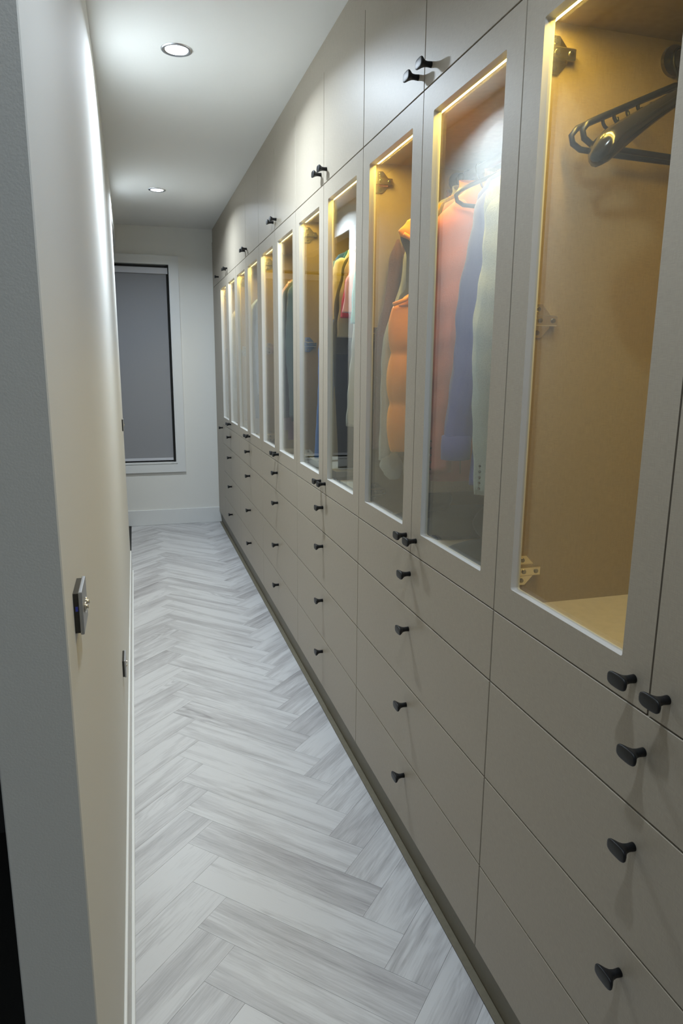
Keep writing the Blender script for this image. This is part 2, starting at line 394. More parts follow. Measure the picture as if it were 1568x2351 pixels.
def glass_door(parent, y0, y1):
    """door leaf: frame with a routed opening, pane as a sub-part"""
    a0, a1, b0, b1 = y0+G, y1-G, Z1+G, Z2-G
    oy0, oy1, oz0, oz1 = y0+0.0635, y1-0.0605, 0.964, 1.943
    def rloop(y0_, y1_, z0_, z1_, r, k=3):
        pts = []
        for (cy_, cz_, s) in ((y1_-r, z0_+r, -90), (y1_-r, z1_-r, 0), (y0_+r, z1_-r, 90), (y0_+r, z0_+r, 180)):
            for i in range(k+1):
                a = math.radians(s+90*i/k); pts.append((cy_+r*math.cos(a), cz_+r*math.sin(a)))
        return pts
    inn = rloop(oy0, oy1, oz0, oz1, 0.004)
    out = rloop(a0, a1, b0, b1, 0.0006)
    bm = bmesh.new()
    OF = [bm.verts.new((0, y, z)) for y, z in out]; IF = [bm.verts.new((0, y, z)) for y, z in inn]
    OB = [bm.verts.new((.019, y, z)) for y, z in out]; IB = [bm.verts.new((.019, y, z)) for y, z in inn]
    n = len(out); inner_faces = []
    for i in range(n):
        j = (i+1) % n
        bm.faces.new((OF[i], OF[j], IF[j], IF[i])); bm.faces.new((OB[j], OB[i], IB[i], IB[j]))
        bm.faces.new((OF[j], OF[i], OB[i], OB[j])); inner_faces.append(bm.faces.new((IF[i], IF[j], IB[j], IB[i])))
    for f in inner_faces: f.material_index = 1
    me = bm_done(bm, 'door'); me.materials.append(M['laminate']); me.materials.append(M['edge'])
    d = link('door', me, None, parent)
    box('glass_pane', (0.0120, oy0-0.004, oz0-0.004), (0.0160, oy1+0.004, oz1+0.004), M['glass'], d)
    return d

def hinge_mesh(s):
    """mounting plate flat on the side panel plus the sprung arm; s=-1: panel face towards -y"""
    bm = bmesh.new()
    pl = [(-.012, .030), (.010, .030), (.027, .012), (.027, -.012), (.010, -.030), (-.012, -.030)]
    A = [bm.verts.new((x, 0, z)) for x, z in pl]; B = [bm.verts.new((x, s*.003, z)) for x, z in pl]
    bm.faces.new(A); bm.faces.new(B[::-1])
    for i in range(6): bm.faces.new((A[i], A[(i+1) % 6], B[(i+1) % 6], B[i]))
    y0, y1 = sorted((s*.003, s*.014)); add_box(bm, -.016, y0, -.009, .038, y1, .010, .0018)
    y0, y1 = sorted((s*.003, s*.020)); add_box(bm, -.020, y0, -.011, -.010, y1, .012, .0015)
    me = bm_done(bm, 'hinge'); me.materials.append(M['chrome']); return me
def screw_mesh(s):
    bm = bmesh.new(); add_cyl(bm, (0, 0, 0), (0, s, 0), .0048, .0022, 14, .0040); add_box(bm, -.0028, min(s*.002, s*.0026), -.0006, .0028, max(s*.002, s*.0026), .0006)
    me = bm_done(bm, 'screw'); me.materials.append(M['darkchrome']); return me
HM = {s: hinge_mesh(s) for s in (-1, 1)}; SM = {s: screw_mesh(s) for s in (-1, 1)}
def hinge(parent, y, z, s):
    h = bpy.data.objects.new('hinge', HM[s]); C.objects.link(h); h.parent = parent; h.location = (0.044, y, z)
    for (x, dz, e) in ((.002, .021, .003), (.002, -.021, .003), (.000, .0005, .014), (.027, .0005, .014)):
        q = bpy.data.objects.new('screw', SM[s]); C.objects.link(q); q.parent = h; q.location = (x, s*e, dz)
    return h

UN = {-1: 'nearest', 1: 'second', 3: 'third', 5: 'fourth', 7: 'fifth', 9: 'sixth'}
def unit_word(n):
    return UN[n]
desc = {-1: 'holding only bare hangers, nearest the camera', 1: 'with the orange puffer vest and pink blazer, second from the camera',
        3: 'with the aqua tee and white shoe, third from the camera', 5: 'with the long dark green coat, fourth from the camera',
        7: 'with the slate blue jacket, fifth from the camera', 9: 'with pale hanging clothes, farthest of the glazed ones'}
T = 0.018
for n in (-1, 1, 3, 5, 7, 9):
    y0, y1, ym = n*D, (n+2)*D, (n+1)*D
    # drawers
    t = thing('drawer_unit', 'taupe stack of four knobbed drawers under the %s glazed cupboard from the camera' % UN[n], 'drawers', (0, y0, 0), 'taupe drawer stacks')
    bm = bmesh.new(); Y0, Y1 = 0.0004, 2*D-0.0004
    for a, b in (((.021, Y0, .10), (DEP, Y0+T, .8995)), ((.021, Y1-T, .10), (DEP, Y1, .8995)), ((.021, Y0+T, .10), (DEP, Y1-T, .118)), ((DEP-.008, Y0+T, .118), (DEP, Y1-T, .8995)), ((.021, Y0+T, .8835), (.10, Y1-T, .8995))):
        add_box(bm, *a, *b)
    link('carcass', bm_done(bm, 'carcass'), M['inner'], t)
    for za, zb in ((ZA, Z1), (ZB, ZA), (ZC, ZB), (ZD, ZC)):
        d = slab('drawer', 0, 2*D, za, zb, t)
        bm = bmesh.new(); zt = min(zb-.03, .875)
        add_box(bm, .0195, .03, za+.02, .50, .042, zt); add_box(bm, .0195, 2*D-.042, za+.02, .50, 2*D-.03, zt)
        add_box(bm, .0195, .042, za+.02, .50, 2*D-.042, za+.03); add_box(bm, .488, .042, za+.03, .50, 2*D-.042, zt)
        link('drawer_box', bm_done(bm, 'drawer_box'), M['inner'], d)
        knob(d, 0, D, zb-0.057)
    # glazed cupboard
    t = thing('glazed_cupboard', 'taupe glass-door cupboard %s' % desc[n], 'cupboard', (0, y0, Z1), 'glazed cupboards')
    z0_, z1_ = 0.0004, Z2-Z1-0.0004
    for ya, yb in ((Y0, Y0+T), (Y1-T, Y1)): box('side_panel', (.021, ya, z0_), (DEP, yb, z1_), M['inner'], t)
    bm = bmesh.new()
    add_box(bm, DEP-.008, Y0+T, z0_, DEP, Y1-T, z1_)
    link('back_panel', bm_done(bm, 'back_panel'), M['inner'], t)
    box('bottom_panel', (.021, Y0+T, z0_), (DEP-.008, Y1-T, z0_+.012), M['shelf'], t)
    box('top_panel', (.021, Y0+T, z1_-.0425), (DEP-.008, Y1-T, z1_), M['inner'], t)
    for yy in (Y0+T+.0001, Y1-T-.0016): box('reflection_strip', (.021, yy, z0_+.013), (.028, yy+.0015, z1_-.043), M['goldreflect'], t)['label'] = 'ochre strip painted as a warm reflection at the front edge'  # added strips, a golden reflection painted along the side panels
    for k in (0, 1):
        d = glass_door(t, k*D, (k+1)*D)
        for q in [d]+list(d.children):
            for v in q.data.vertices: v.co.z -= Z1
        knob(d, 0, D-.034 if k == 0 else D+.034, 0.942-Z1)
    for hz in (1.907, 1.466, 0.987):
        hinge(t, Y1-T, hz-Z1, -1); hinge(t, Y0+T, hz-Z1, 1)
    bm = bmesh.new(); add_cyl(bm, (RODX, Y0+T, RODZ-Z1), (0, 1, 0), .0125, Y1-Y0-2*T, 20)
    rail = link('hanging_rail', bm_done(bm, 'hanging_rail'), M['darkchrome'], t, True)
    for yy in (Y0+T, Y1-T-.008):
        bm = bmesh.new(); add_cyl(bm, (RODX, yy, RODZ-Z1), (0, 1, 0), .026, .008, 24, .026); link('rail_socket', bm_done(bm, 'rail_socket'), M['darkchrome'], rail)
    zl = z1_-.0425
    box('led_strip', (.028, Y0+T+.01, zl-.006), (.038, Y1-T-.01, zl), M['led'], t)['label'] = 'glowing warm yellow light strip'
    ld = bpy.data.lights.new('led_glow', 'AREA'); ld.shape = 'RECTANGLE'; ld.size = .010; ld.size_y = 2*D-.08; ld.energy = LED_W; ld.color = (1.0, .68, .13); ld.spread = math.radians(162)
    lo = bpy.data.objects.new('led_glow', ld); C.objects.link(lo); lo.parent = t; lo.location = (.033, D, zl-.008); lo.rotation_euler = (0, math.radians(-14), 0)
    # overhead
    t = thing('overhead_cupboard', 'plain taupe double-door overhead cupboard above the %s glazed cupboard from the camera' % UN[n], 'cupboard', (0, y0, Z2), 'overhead cupboards')
    bm = bmesh.new(); h = ZUP-Z2
    for a, b in (((.021, Y0, .0004), (DEP, Y0+T, h)), ((.021, Y1-T, .0004), (DEP, Y1, h)), ((.021, Y0+T, .0004), (DEP, Y1-T, .018)), ((.021, Y0+T, h-.018), (DEP, Y1-T, h)), ((DEP-.008, Y0+T, .018), (DEP, Y1-T, h-.018))):
        add_box(bm, *a, *b)
    link('carcass', bm_done(bm, 'carcass'), M['inner'], t)
    for k in (0, 1):
        d = slab('door', k*D, (k+1)*D, 0.0, ZUP-Z2, t)
        knob(d, 0, D-.038 if k == 0 else D+.038, 2.043-Z2)
# end tall cupboard
ye = 11*D
t = thing('tall_cupboard', 'narrow full-height plain taupe cupboard in the corner by the window wall', 'cupboard', (0, ye, 0))
w_ = YB-ye-0.002
def carc(z0, z1):
    bm = bmesh.new(); add_box(bm, .021, .0004, z0, DEP, T, z1); add_box(bm, .021, w_-T, z0, DEP, w_, z1); add_box(bm, .021, T, z0, DEP, w_-T, z0+T); add_box(bm, .021, T, z1-T, DEP, w_-T, z1); return bm_done(bm, 'carcass')
link('carcass', carc(.10, Z2-.0004), M['inner'], t)
d = slab('door', 0, w_, ZD, Z2, t); knob(d, 0, .040, .872)
t = thing('overhead_cupboard', 'single-door taupe overhead cupboard in the far corner by the window wall', 'cupboard', (0, ye, 0), 'overhead cupboards')
link('carcass', carc(Z2+.0004, ZUP), M['inner'], t)
d = slab('door', 0, w_, Z2, ZUP, t); knob(d, 0, .038, 2.043)
# filler above and plinth below
struct('trim_1', (0.004, -0.4545, ZUP+.001), (0.022, YB, CEIL), M['laminate'])
struct('trim_2', (0.020, -0.4545, 0.0), (0.036, YB-.0125, 0.0985), M['plinth'])
struct('trim_3', (0.0005, -0.4545, 0.0), (0.0195, YB-.0125, 0.0035), M['plinth'], 0.001)

# ------------------------------------------------------------------ wall plates
def plate(name, label, cat, ya, yb, za, zb, dots, blue=False, group=None):
    t = thing(name, label, cat, (XL, ya, za), group)
    box('back_box', (0, 0.002, 0.002), (0.006, yb-ya-.002, zb-za-.002), M['blackgloss'], t)
    box('face_plate', (0.0061, 0, 0), (0.0105, yb-ya, zb-za), M['steel'], t, 0.0012, 2)
    for (fy, fz) in dots:
        bm = bmesh.new(); add_cyl(bm, (.0106, (yb-ya)*fy, (zb-za)*fz), (1, 0, 0), .0065, .002, 16); add_tube(bm, [(.0120, (yb-ya)*fy, (zb-za)*fz), (.0140, (yb-ya)*fy, (zb-za)*fz+.0008), (.0150, (yb-ya)*fy, (zb-za)*fz+.001)], [.0034, .0032, .0022], 10)
        link('toggle', bm_done(bm, 'toggle'), M['chrome'], t, True)
    if blue: box('indicator', (.002, .0015, (zb-za)*.55), (.005, .002, (zb-za)*.66), M['bluedot'], t)['label'] = 'small blue indicator light'
plate('light_switch', 'double toggle switch plate with a blue dot on the wall edge nearest the camera', 'switch', .086, .154, 1.068, 1.121, [(.35, .5), (.62, .5)], True)
plate('power_socket', 'low black and steel double socket plate on the left wall above the skirting', 'socket', 1.453, 1.546, .390, .448, [(.3, .5), (.62, .5)])
plate('light_switch', 'small far switch plate at the end of the left wall near the window', 'switch', 3.64, 3.71, .980, 1.053, [(.5, .5)])

# ------------------------------------------------------------------ hangers and clothes
def wob(seed):
    r = random.Random(seed); ph = [r.uniform(0, 6.28) for _ in range(12)]
    def f(th, z):
        return (math.sin(2*th+ph[0]+5*z)*.30+math.sin(3*th+ph[1]-7*z)*.32+math.sin(5*th+ph[2]+9*z)*.24+math.sin(8*th+ph[3]+4*z)*.18+math.sin(13*th+ph[4]-3*z)*.10)
    return f
def hook_pts(x=0, z=0):
    # over the rail (centre at origin) and down to the hanger neck
    pts = []
    for a in range(-35, 191, 15):
        pts.append((x+.0160*math.cos(math.radians(a)), 0, z+.0160*math.sin(math.radians(a))))
    pts += [(x-.0150, 0, z-.012), (x-.006, 0, z-.026), (x, 0, z-.038), (x, 0, z-.054)]
    return pts
def tube_hanger_mesh(hw=.22, drop=.095, straps=True, r=.0052, neck=0.0):
    bm = bmesh.new()
    add_tube(bm, hook_pts()+([(0, 0, -.054-neck)] if neck else []), .0024, 8)
    zt, zb = -.052-neck, -.056-neck-drop
    loop = [(0, 0, zt)]
    for s in (1, -1):
        side = [(s*.03, 0, zt-.006), (s*(hw-.035), 0, zb+.024), (s*(hw-.010), 0, zb+.012), (s*hw, 0, zb), (s*(hw-.004), 0, zb-.012), (s*(hw-.020), 0, zb-.020), (s*(hw-.09), 0, zb-.022)]
        loop += side if s == 1 else side[::-1]
    add_tube(bm, loop, r, 8, close=True)
    for s in ((1, -1) if straps else ()):                         # strap hooks under the arms
        for q in (.40, .72):
            cx_ = s*(.03+(hw-.065)*q); cz_ = zt-.006-(drop-.020)*q*.9
            add_tube(bm, [(cx_+s*.016*math.cos(math.radians(a)), 0, cz_-.012+.014*math.sin(math.radians(a))) for a in range(150, 381, 23)], .0032, 6)
    return bm_done(bm, 'hanger')
def suit_hanger_mesh(hw=.250, drop=.150):
    bm = bmesh.new(); add_tube(bm, hook_pts(), .0026, 8)
    rings = []
    for i in range(-16, 17):
        q = i/16; a = abs(q)
        x = q*hw; z = -.064 - drop*(a**1.15); y = -.020*a*a
        k = 1 if a < .86 else max(.12, math.sqrt(max(0, 1-((a-.86)/.14)**2))); hy = (.011+.026*a**1.6)*k; hz = (.011+.019*a**1.5)*k
        rings.append([(x+ (0), y+hy*math.cos(t), z+hz*math.sin(t)) for t in [2*math.pi*j/14 for j in range(14)]])
    add_loft(bm, rings)
    return bm_done(bm, 'hanger')
TH, SH, WH = tube_hanger_mesh(), suit_hanger_mesh(), tube_hanger_mesh(.120, .046, False, .0028, .027)
for me, mm in ((TH, M['blacksatin']), (SH, M['blackgloss']), (WH, M['blacksatin'])):
    me.materials.append(mm)
    for p in me.polygons: p.use_smooth = True
HG = {'n': 0}
def hanger(y, label, me=TH, rot=0.0, group=None):
    o = bpy.data.objects.new('clothes_hanger', me); C.objects.link(o); o.location = (RODX, y, RODZ); o.rotation_euler.z = rot
    return tag(o, label, 'hanger', group)

def ring_ell(cx_, cy_, z, a, b, f, amp, n=36, seedz=0.0, e=2.4):
    r = []
    for j in range(n):
        t = 2*math.pi*j/n; c, s = math.cos(t), math.sin(t)
        k = 1+amp*f(t, z)
        r.append((cx_+a*abs(c)**(2/e)*(1 if c > 0 else -1), cy_+b*k*abs(s)**(2/e)*(1 if s > 0 else -1), z))
    return r
def interp(tab, z):
    tab = sorted(tab, key=lambda t: -t[0])
    if z >= tab[0][0]: return tab[0][1]
    for (za, va), (zb, vb) in zip(tab, tab[1:]):
        if z >= zb:
            t = (za-z)/(za-zb); t = t*t*(3-2*t); return va+(vb-va)*t
    return tab[-1][1]
def body(parent, name, mat, zs, width, depth, seed, amp=.25, cx_=0.0, puff=None, yoff=0, n=36):
    """width/depth: tables (z, half size). zs: (top, bottom) in world heights"""
    f = wob(seed); bm = bmesh.new(); rings = []; N = 46
    for i in range(N+1):
        z = zs[0]+(zs[1]-zs[0])*i/N
        a = interp(width, z); b = interp(depth, z); k = min(1, (zs[0]-z)/.35)
        pf = 0.0
        if puff: pf = abs(math.sin(math.pi*(zs[0]-z)/puff))**.6; b = b*(.50+.62*pf); a = a*(.955+.05*pf)
        rings.append([(x, y+yoff, zz-RODZ) for x, y, zz in ring_ell(cx_, 0, z, a, b, f, amp*k, n)])
    R_ = len(rings); add_loft(bm, rings, cap=False); bm.verts.ensure_lookup_table(); bm.faces.new([bm.verts[(R_-1)*n+j] for j in range(n)])
    return link(name, bm_done(bm, name), mat, parent, True)
def sleeve(parent, name, mat, s, zs, path, rad, seed, amp=.14, cuff=None, flat=.9, yb=0.0, ripple=0.0):
    """path: table (z, x offset of centre); rad: table (z, radius)"""
    f = wob(seed); bm = bmesh.new(); rings = []; N = 44; n = 24
    for i in range(N+1):
        z = zs[0]+(zs[1]-zs[0])*i/N; r = interp(rad, z)*(math.sin(min(1, (i+.6)/4)*math.pi/2)); cxx = s*interp(path, z)
        rr = []
        for j in range(n):
            t = 2*math.pi*j/n
            k = 1+amp*f(t, z*1.3)*min(1, i/5)+.035*math.sin(z*75+seed+2*math.sin(t+seed))*min(1, i/8)+ripple*math.sin(z*420+1.5*math.sin(3*t))
            rr.append((cxx+r*k*math.cos(t), yb+r*k*flat*math.sin(t), z-RODZ))
        rings.append(rr)
    # turn the end inwards so the sleeve reads as an open tube
    last = rings[-1]; cx2 = sum(p[0] for p in last)/n; cy2 = sum(p[1] for p in last)/n
    rings.append([((p[0]-cx2)*.88+cx2, (p[1]-cy2)*.88+cy2, p[2]+.001) for p in last])
    rings.append([((p[0]-cx2)*.80+cx2, (p[1]-cy2)*.80+cy2, p[2]+.05) for p in last])
    add_loft(bm, rings)
    o = link(name, bm_done(bm, name), mat, parent, True)
    if cuff:
        cm, h, extra = cuff; bm = bmesh.new(); z = zs[1]; r = interp(rad, z)*1.05+extra; cxx = s*interp(path, z)
        rg = [[(cxx+(r-q)*math.cos(t), yb+(r-q)*flat*math.sin(t), zz-RODZ) for t in [2*math.pi*j/n for j in range(n)]] for zz, q in ((z+h, .003), (z+h-.002, 0), (z+h*.5, -.001), (z-.003, 0), (z-.004, .004), (z+.03, .006))]
        add_loft(bm, rg); link('cuff', bm_done(bm, 'cuff'), cm, o, True)
    return o
def buttons(parent, mat, pts, r=.0032):
    for p in pts:
        bm = bmesh.new(); add_cyl(bm, (p[0], p[1], p[2]-RODZ), (-.5, -.85, 0), r, .003, 12, r*.8); link('button', bm_done(bm, 'button'), mat, parent, True)
def collar(parent, mat, z=1.868, r=.055, h=.040, name='collar', flat=.55):
    bm = bmesh.new(); n = 28; rg = []
    for zz, q in ((-.013, .012), (0.0, .006), (h*.6, -.004), (h, -.002), (h*.9, -.010), (h*.1, -.006), (-.011, .002)):
        rg.append([((r+q)*math.cos(t), (r+q)*flat*math.sin(t), z+zz-.012*math.sin(t)*(-1)-RODZ) for t in [2*math.pi*j/n for j in range(n)]])
    add_loft(bm, rg, cap=False); return link(name, bm_done(bm, name), mat, parent, True)

def seam(parent, mat, pts):
    bm = bmesh.new(); add_tube(bm, pts, .0009, 5); link('seam', bm_done(bm, 'seam'), mat, parent, True)
def jacket(name, label, cat, y, mat, hem, cuffz, seed, hw=.235, path=None, t=.034, slr=.048, wrist=.7, col=True, hl=None, cuff=None, lapel=None, rot=0.0, ripple=0.0, flare=0.0, amp=.30, samp=.20, head=1.775, sy=-.35, seams=None):
    """a garment on a hanger: body, two sleeves, collar; path = (shoulder, elbow, wrist) outer edges measured from the hook"""
    path = path or (.250, .258, .245)
    o = thing(name, label, cat, (RODX, y, RODZ)); o.rotation_euler.z = rot
    bw = hw-.02
    body(o, 'body', mat, (1.868, hem), [(1.868, .050), (1.845, .095), (1.80, .170), (1.76, hw-.012), (1.72, hw-.004), (1.60, bw-.02), (1.35, bw-.025), (hem, bw-.005+flare)],
         [(1.868, .018), (1.82, t*.75), (1.70, t), (1.3, t*1.02), (hem, t*1.2)], seed, amp)
    fl = min(.9, t*1.25/slr); mid = (head+cuffz)/2
    for s in (-1, 1):
        sl = sleeve(o, 'sleeve', mat, s, (head, cuffz), [(head, path[0]-slr*1.25), (head-.07, path[0]-slr*1.05), (mid, path[1]-slr*.95), (cuffz, path[2]-slr*wrist)],
               [(head, slr*.8), (head-.07, slr*1.02), (mid, slr*.95), (cuffz, slr*wrist)], seed+s, amp=samp, cuff=cuff, ripple=ripple, flat=fl, yb=t*sy)
    if seams:
        seam(o, seams, [(-(path[0]-slr*1.35)+.002*math.sin(i), t*sy-slr*fl*1.12, (head-.10)-(head-.10-cuffz)*i/14-RODZ) for i in range(15)])
    if col: collar(o, mat, 1.856, .052, .034, flat=min(.55, t*1.25/.058))
    if lapel:
        bm = bmesh.new()
        for s in (-1, 1):
            P = [(s*.045, -t*.9, 1.855), (s*.10, -t*1.15, 1.74), (s*.075, -t*1.25, 1.66), (s*.01, -t*1.25, 1.45), (s*.02, -t*1.0, 1.72)]
            A = [bm.verts.new((x, yy, z-RODZ)) for x, yy, z in P]; B = [bm.verts.new((x, yy+.004, z-RODZ)) for x, yy, z in P]
            bm.faces.new(A); bm.faces.new(B[::-1])
            for i in range(5): bm.faces.new((A[i], A[(i+1) % 5], B[(i+1) % 5], B[i]))
        link('lapel', bm_done(bm, 'lapel'), mat, o)
    if hl: hanger(y, hl, WH, rot, 'hangers under the clothes')
    return o
def trousers(label, y, mat, bottom, seed, hw=.14, x=RODX, t=.022, top=1.80, name='trousers'):
    o = thing(name, label, 'trousers', (x, y, RODZ), None)
    body(o, 'leg', mat, (top, bottom), [(top, hw*.85), (top-.1, hw), (bottom, hw*.9)], [(top, t*.6), (1.5, t), (bottom, t*1.1)], seed, .35, yoff=-.012)
    body(o, 'leg', mat, (top, bottom+.01), [(top, hw*.8), (top-.1, hw*.95), (bottom, hw*.85)], [(top, t*.6), (1.5, t), (bottom, t*1.1)], seed+7, .35, yoff=.016)
    return o

# ---- nearest compartment: bare hangers
hanger(.411, 'slim black plastic hanger with strap hooks, bare, nearest the side panel', TH, math.radians(3))
hanger(.387, 'second slim black hanger, turned slightly, between the other two bare hangers', TH, math.radians(5))
hanger(.322, 'broad glossy black suit hanger, bare, in front of the two slim ones', SH, math.radians(2))

# ---- second compartment
gry = cloth('heather_grey_green_wool', (.34, .38, .365), scale=420, var=.30, weave=.5)
drk = plain('dark_seam_thread', (.05, .045, .04), .9)
o = jacket('blazer', 'heathered pale grey-green wool blazer, nearest garment behind the second pair of doors', 'jacket', .690, gry, 1.10, 1.095, 11, amp=.40, samp=.30, path=(.222, .250, .228), slr=.050, wrist=.50, lapel=True, hl='dark hanger holding the pale grey-green blazer', seams=drk)
buttons(o, M['blackgloss'], [(-.222, -.022, 1.110+i*.013) for i in range(5)])
blu = cloth('indigo_cotton', (.060, .075, .34), rough=.8, scale=500, var=.08, weave=.2)
o = jacket('shirt', 'indigo blue cotton shirt hanging behind the grey-green blazer', 'shirt', .800, blu, 1.095, 1.165, 23, hw=.205, path=(.205, .232, .258), t=.028, slr=.046, wrist=.72, head=1.795, hl='dark hanger holding the indigo shirt', cuff=(blu, .055, .002))
hanger(.850, 'bare slim black hanger between the indigo shirt and the pink blazer', TH, math.radians(-2))
pnk = cloth('dusty_pink_wool', (.58, .19, .175), scale=380, var=.07, weave=.25)
o = jacket('blazer', 'dusty pink blazer with buttoned cuffs between the indigo shirt and orange vest', 'jacket', .910, pnk, 1.09, 1.115, 37, amp=.42, samp=.30, hw=.240, path=(.256, .260, .258), slr=.054, wrist=.62, lapel=True, hl='dark hanger holding the dusty pink blazer', flare=.02, seams=drk)
buttons(o, M['blackgloss'], [(-.250, -.028, 1.125+i*.018) for i in range(5)])
brn = cloth('brown_corduroy', (.17, .12, .062), scale=300, var=.15, stripe=((.13, .09, .048), 900, 0))
o = jacket('coat', 'brown corduroy coat with a grey hem just in front of the orange vest', 'coat', 1.050, brn, 1.06, 1.085, 41, hw=.20, path=(.215, .245, .258), t=.022, slr=.032, wrist=1.0, head=1.76)
gcf = cloth('pale_grey_knit', (.44, .45, .42), scale=260, var=.15, weave=.6)
body(o, 'lining_hem', gcf, (1.085, 1.035), [(1.09, .225), (1.035, .235)], [(1.09, .030), (1.035, .034)], 5, .2)['label'] = 'pale grey band below the hem'
# orange puffer vest
org = cloth('orange_nylon', (.92, .33, .012), rough=.40, var=.05, scale=60, sheen=0, weave=.5)
lin = cloth('charcoal_lining', (.055, .058, .056), rough=.6, scale=90)
VY = 1.170
o = thing('puffer_vest', 'bright orange quilted puffer vest behind the second pair of doors', 'vest', (RODX, VY, RODZ))
body(o, 'body', org, (1.556, 1.135), [(1.556, .240), (1.545, .262), (1.50, .266), (1.30, .268), (1.15, .262)], [(1.56, .024), (1.4, .042), (1.15, .038)], 51, .12, puff=.140)
body(o, 'shoulder', org, (1.866, 1.545), [(1.866, .055), (1.84, .10), (1.80, .175), (1.77, .222), (1.745, .244), (1.735, .238), (1.722, .205), (1.68, .172), (1.63, .178), (1.59, .200), (1.565, .228), (1.545, .25)], [(1.866, .018), (1.78, .026), (1.72, .026), (1.6, .022), (1.545, .022)], 53, .10, n=48)
body(o, 'lining', lin, (1.735, 1.550), [(1.735, .232), (1.68, .212), (1.60, .212), (1.57, .232), (1.55, .255)], [(1.735, .010), (1.62, .010), (1.55, .010)], 55, .1, yoff=.014)['label'] = 'charcoal lining showing in the armhole'
bm = bmesh.new()
for s in (-1, 1):
    add_tube(bm, [(s*x, -.024, z-RODZ) for x, z in ((.236, 1.735), (.205, 1.720), (.180, 1.69), (.170, 1.655), (.176, 1.62), (.196, 1.588), (.228, 1.562), (.262, 1.549))], .0060, 8)
link('armhole_binding', bm_done(bm, 'armhole_binding'), org, o, True)
collar(o, org, 1.852, .068, .036, flat=.42)
box('chest_badge', (-.215, -.046, 1.475-RODZ), (-.160, -.0415, 1.555-RODZ), lin, o)['label'] = 'dark square patch on the chest'
box('zip', (-.006, -.048, 1.17-RODZ), (.006, -.042, 1.84-RODZ), lin, o)
hanger(VY, 'dark hanger holding the orange vest', WH, 0, 'hangers under the clothes')
o = jacket('sweatshirt', 'pale grey sweatshirt with a bunched cuff behind the orange vest', 'sweatshirt', 1.250, gcf, 1.16, 1.10, 61, hw=.185, path=(.200, .259, .259), t=.011, slr=.022, wrist=.9, head=1.74, hl='dark hanger holding the pale grey sweatshirt')
f = wob(66); bm = bmesh.new(); rg = []
for i in range(17):
    q = i/16; k = math.sin(math.pi*(.12+.80*q))**.7
    rg.append([(-.228+.004*i/4+.036*k*(1+.16*f(t, q*3))*math.cos(t), -.006+.018*k*(1+.16*f(t+1, q*3))*math.sin(t), 1.125-.085*q-RODZ) for t in [2*math.pi*j/24 for j in range(24)]])
add_loft(bm, rg); link('cuff', bm_done(bm, 'cuff'), gcf, o, True)['label'] = 'bunched, turned back cuff'
mar = cloth('maroon_chunky_knit', (.13, .062, .052), scale=160, var=.35, weave=1.0)
o = jacket('cardigan', 'maroon chunky knit cardigan at the far side of the second cupboard', 'cardigan', 1.291, mar, 1.20, 1.13, 71, hw=.19, path=(.226, .262, .264), t=.011, slr=.021, wrist=1.05, head=1.745, ripple=.09, hl='dark hanger holding the maroon cardigan')
# bags on the cupboard floor
def bag(label, loc, sx, sy, sz, seed, mat, handle=True):
    o = thing('handbag' if handle else 'folded_blanket', label, 'bag' if handle else 'blanket', loc); f = wob(seed); bm = bmesh.new(); rg = []; n = 36
    for i in range(15):
        q = i/14; k = (math.sin(math.pi*min(1, (.12 if handle else .34)+q*.5)))**.5*(1-.35*q*q)
        rg.append([(sx*k*(1+.05*f(t, q))*abs(math.cos(t))**.6*(1 if math.cos(t) > 0 else -1), sy*k*(1+.07*f(t+1, q))*abs(math.sin(t))**.6*(1 if math.sin(t) > 0 else -1), .001+sz*q) for t in [2*math.pi*j/n for j in range(n)]])
    add_loft(bm, rg); link('body' if handle else 'fold', bm_done(bm, 'body'), mat, o, True)
    if handle:
        bm = bmesh.new(); add_tube(bm, [(sx*.45*math.cos(a), 0, sz*.93+sz*.30*math.sin(a)) for a in [math.pi*i/14 for i in range(15)]], .005, 8); link('handle', bm_done(bm, 'handle'), mat, o, True)
    return o
blk = cloth('black_leather', (.014, .014, .013), rough=.5, scale=120, sheen=0)
chk = cloth('charcoal_fleece', (.030, .031, .028), scale=300, var=.2)
ZF = Z1+.0126
bag('charcoal blanket folded along the floor of the second cupboard, near half', (.29, .70, ZF), .252, .185, .045, 85, chk, False)
bag('charcoal blanket folded along the floor of the second cupboard, far half', (.29, 1.11, ZF), .252, .172, .045, 86, chk, False)
bag('black leather bag on the blanket at the foot of the grey-green blazer', (.19, .72, ZF+.047), .095, .10, .085, 81, blk)
bag('smaller black bag on the blanket near the orange vest', (.16, 1.16, ZF+.047), .07, .08, .07, 83, blk)

# ---- third compartment
def tee(nm, label, y, matn, colr, hem, slz, seed, t=.014, edge=.256, hw=.20, slr=.050, head=1.775, nm2='tee shirt'):
    return jacket(nm, label, nm2, y, cloth(matn, colr, var=.06), hem, slz, seed, hw=hw, path=(edge-.022, edge-.008, edge), t=t, slr=slr, wrist=1.0, head=head, hl='dark hanger holding the %s' % ' '.join(label.split()[:3]))
tee('tee_shirt', 'aqua short sleeved tee nearest in the third cupboard', 1.585, 'aqua_jersey', (.14, .47, .46), 1.40, 1.52, 101, .012)
jacket('dress', 'long pale grey dress below the aqua tee', 'dress', 1.628, cloth('pale_grey_linen', (.42, .42, .39), var=.08), 1.13, 1.17, 103, hw=.185, path=(.215, .235, .250), t=.012, slr=.040, wrist=.9, col=False, hl='dark hanger holding the pale grey dress')
tee('blouse', 'pale pink blouse behind the aqua tee', 1.668, 'blush_cotton', (.80, .38, .41), 1.40, 1.56, 105, .011, nm2='blouse')
tee('tee_shirt', 'crimson tee showing between the pink blouse and the sand coloured one', 1.706, 'crimson_cotton', (.50, .03, .05), 1.45, 1.545, 107, .011, edge=.246)
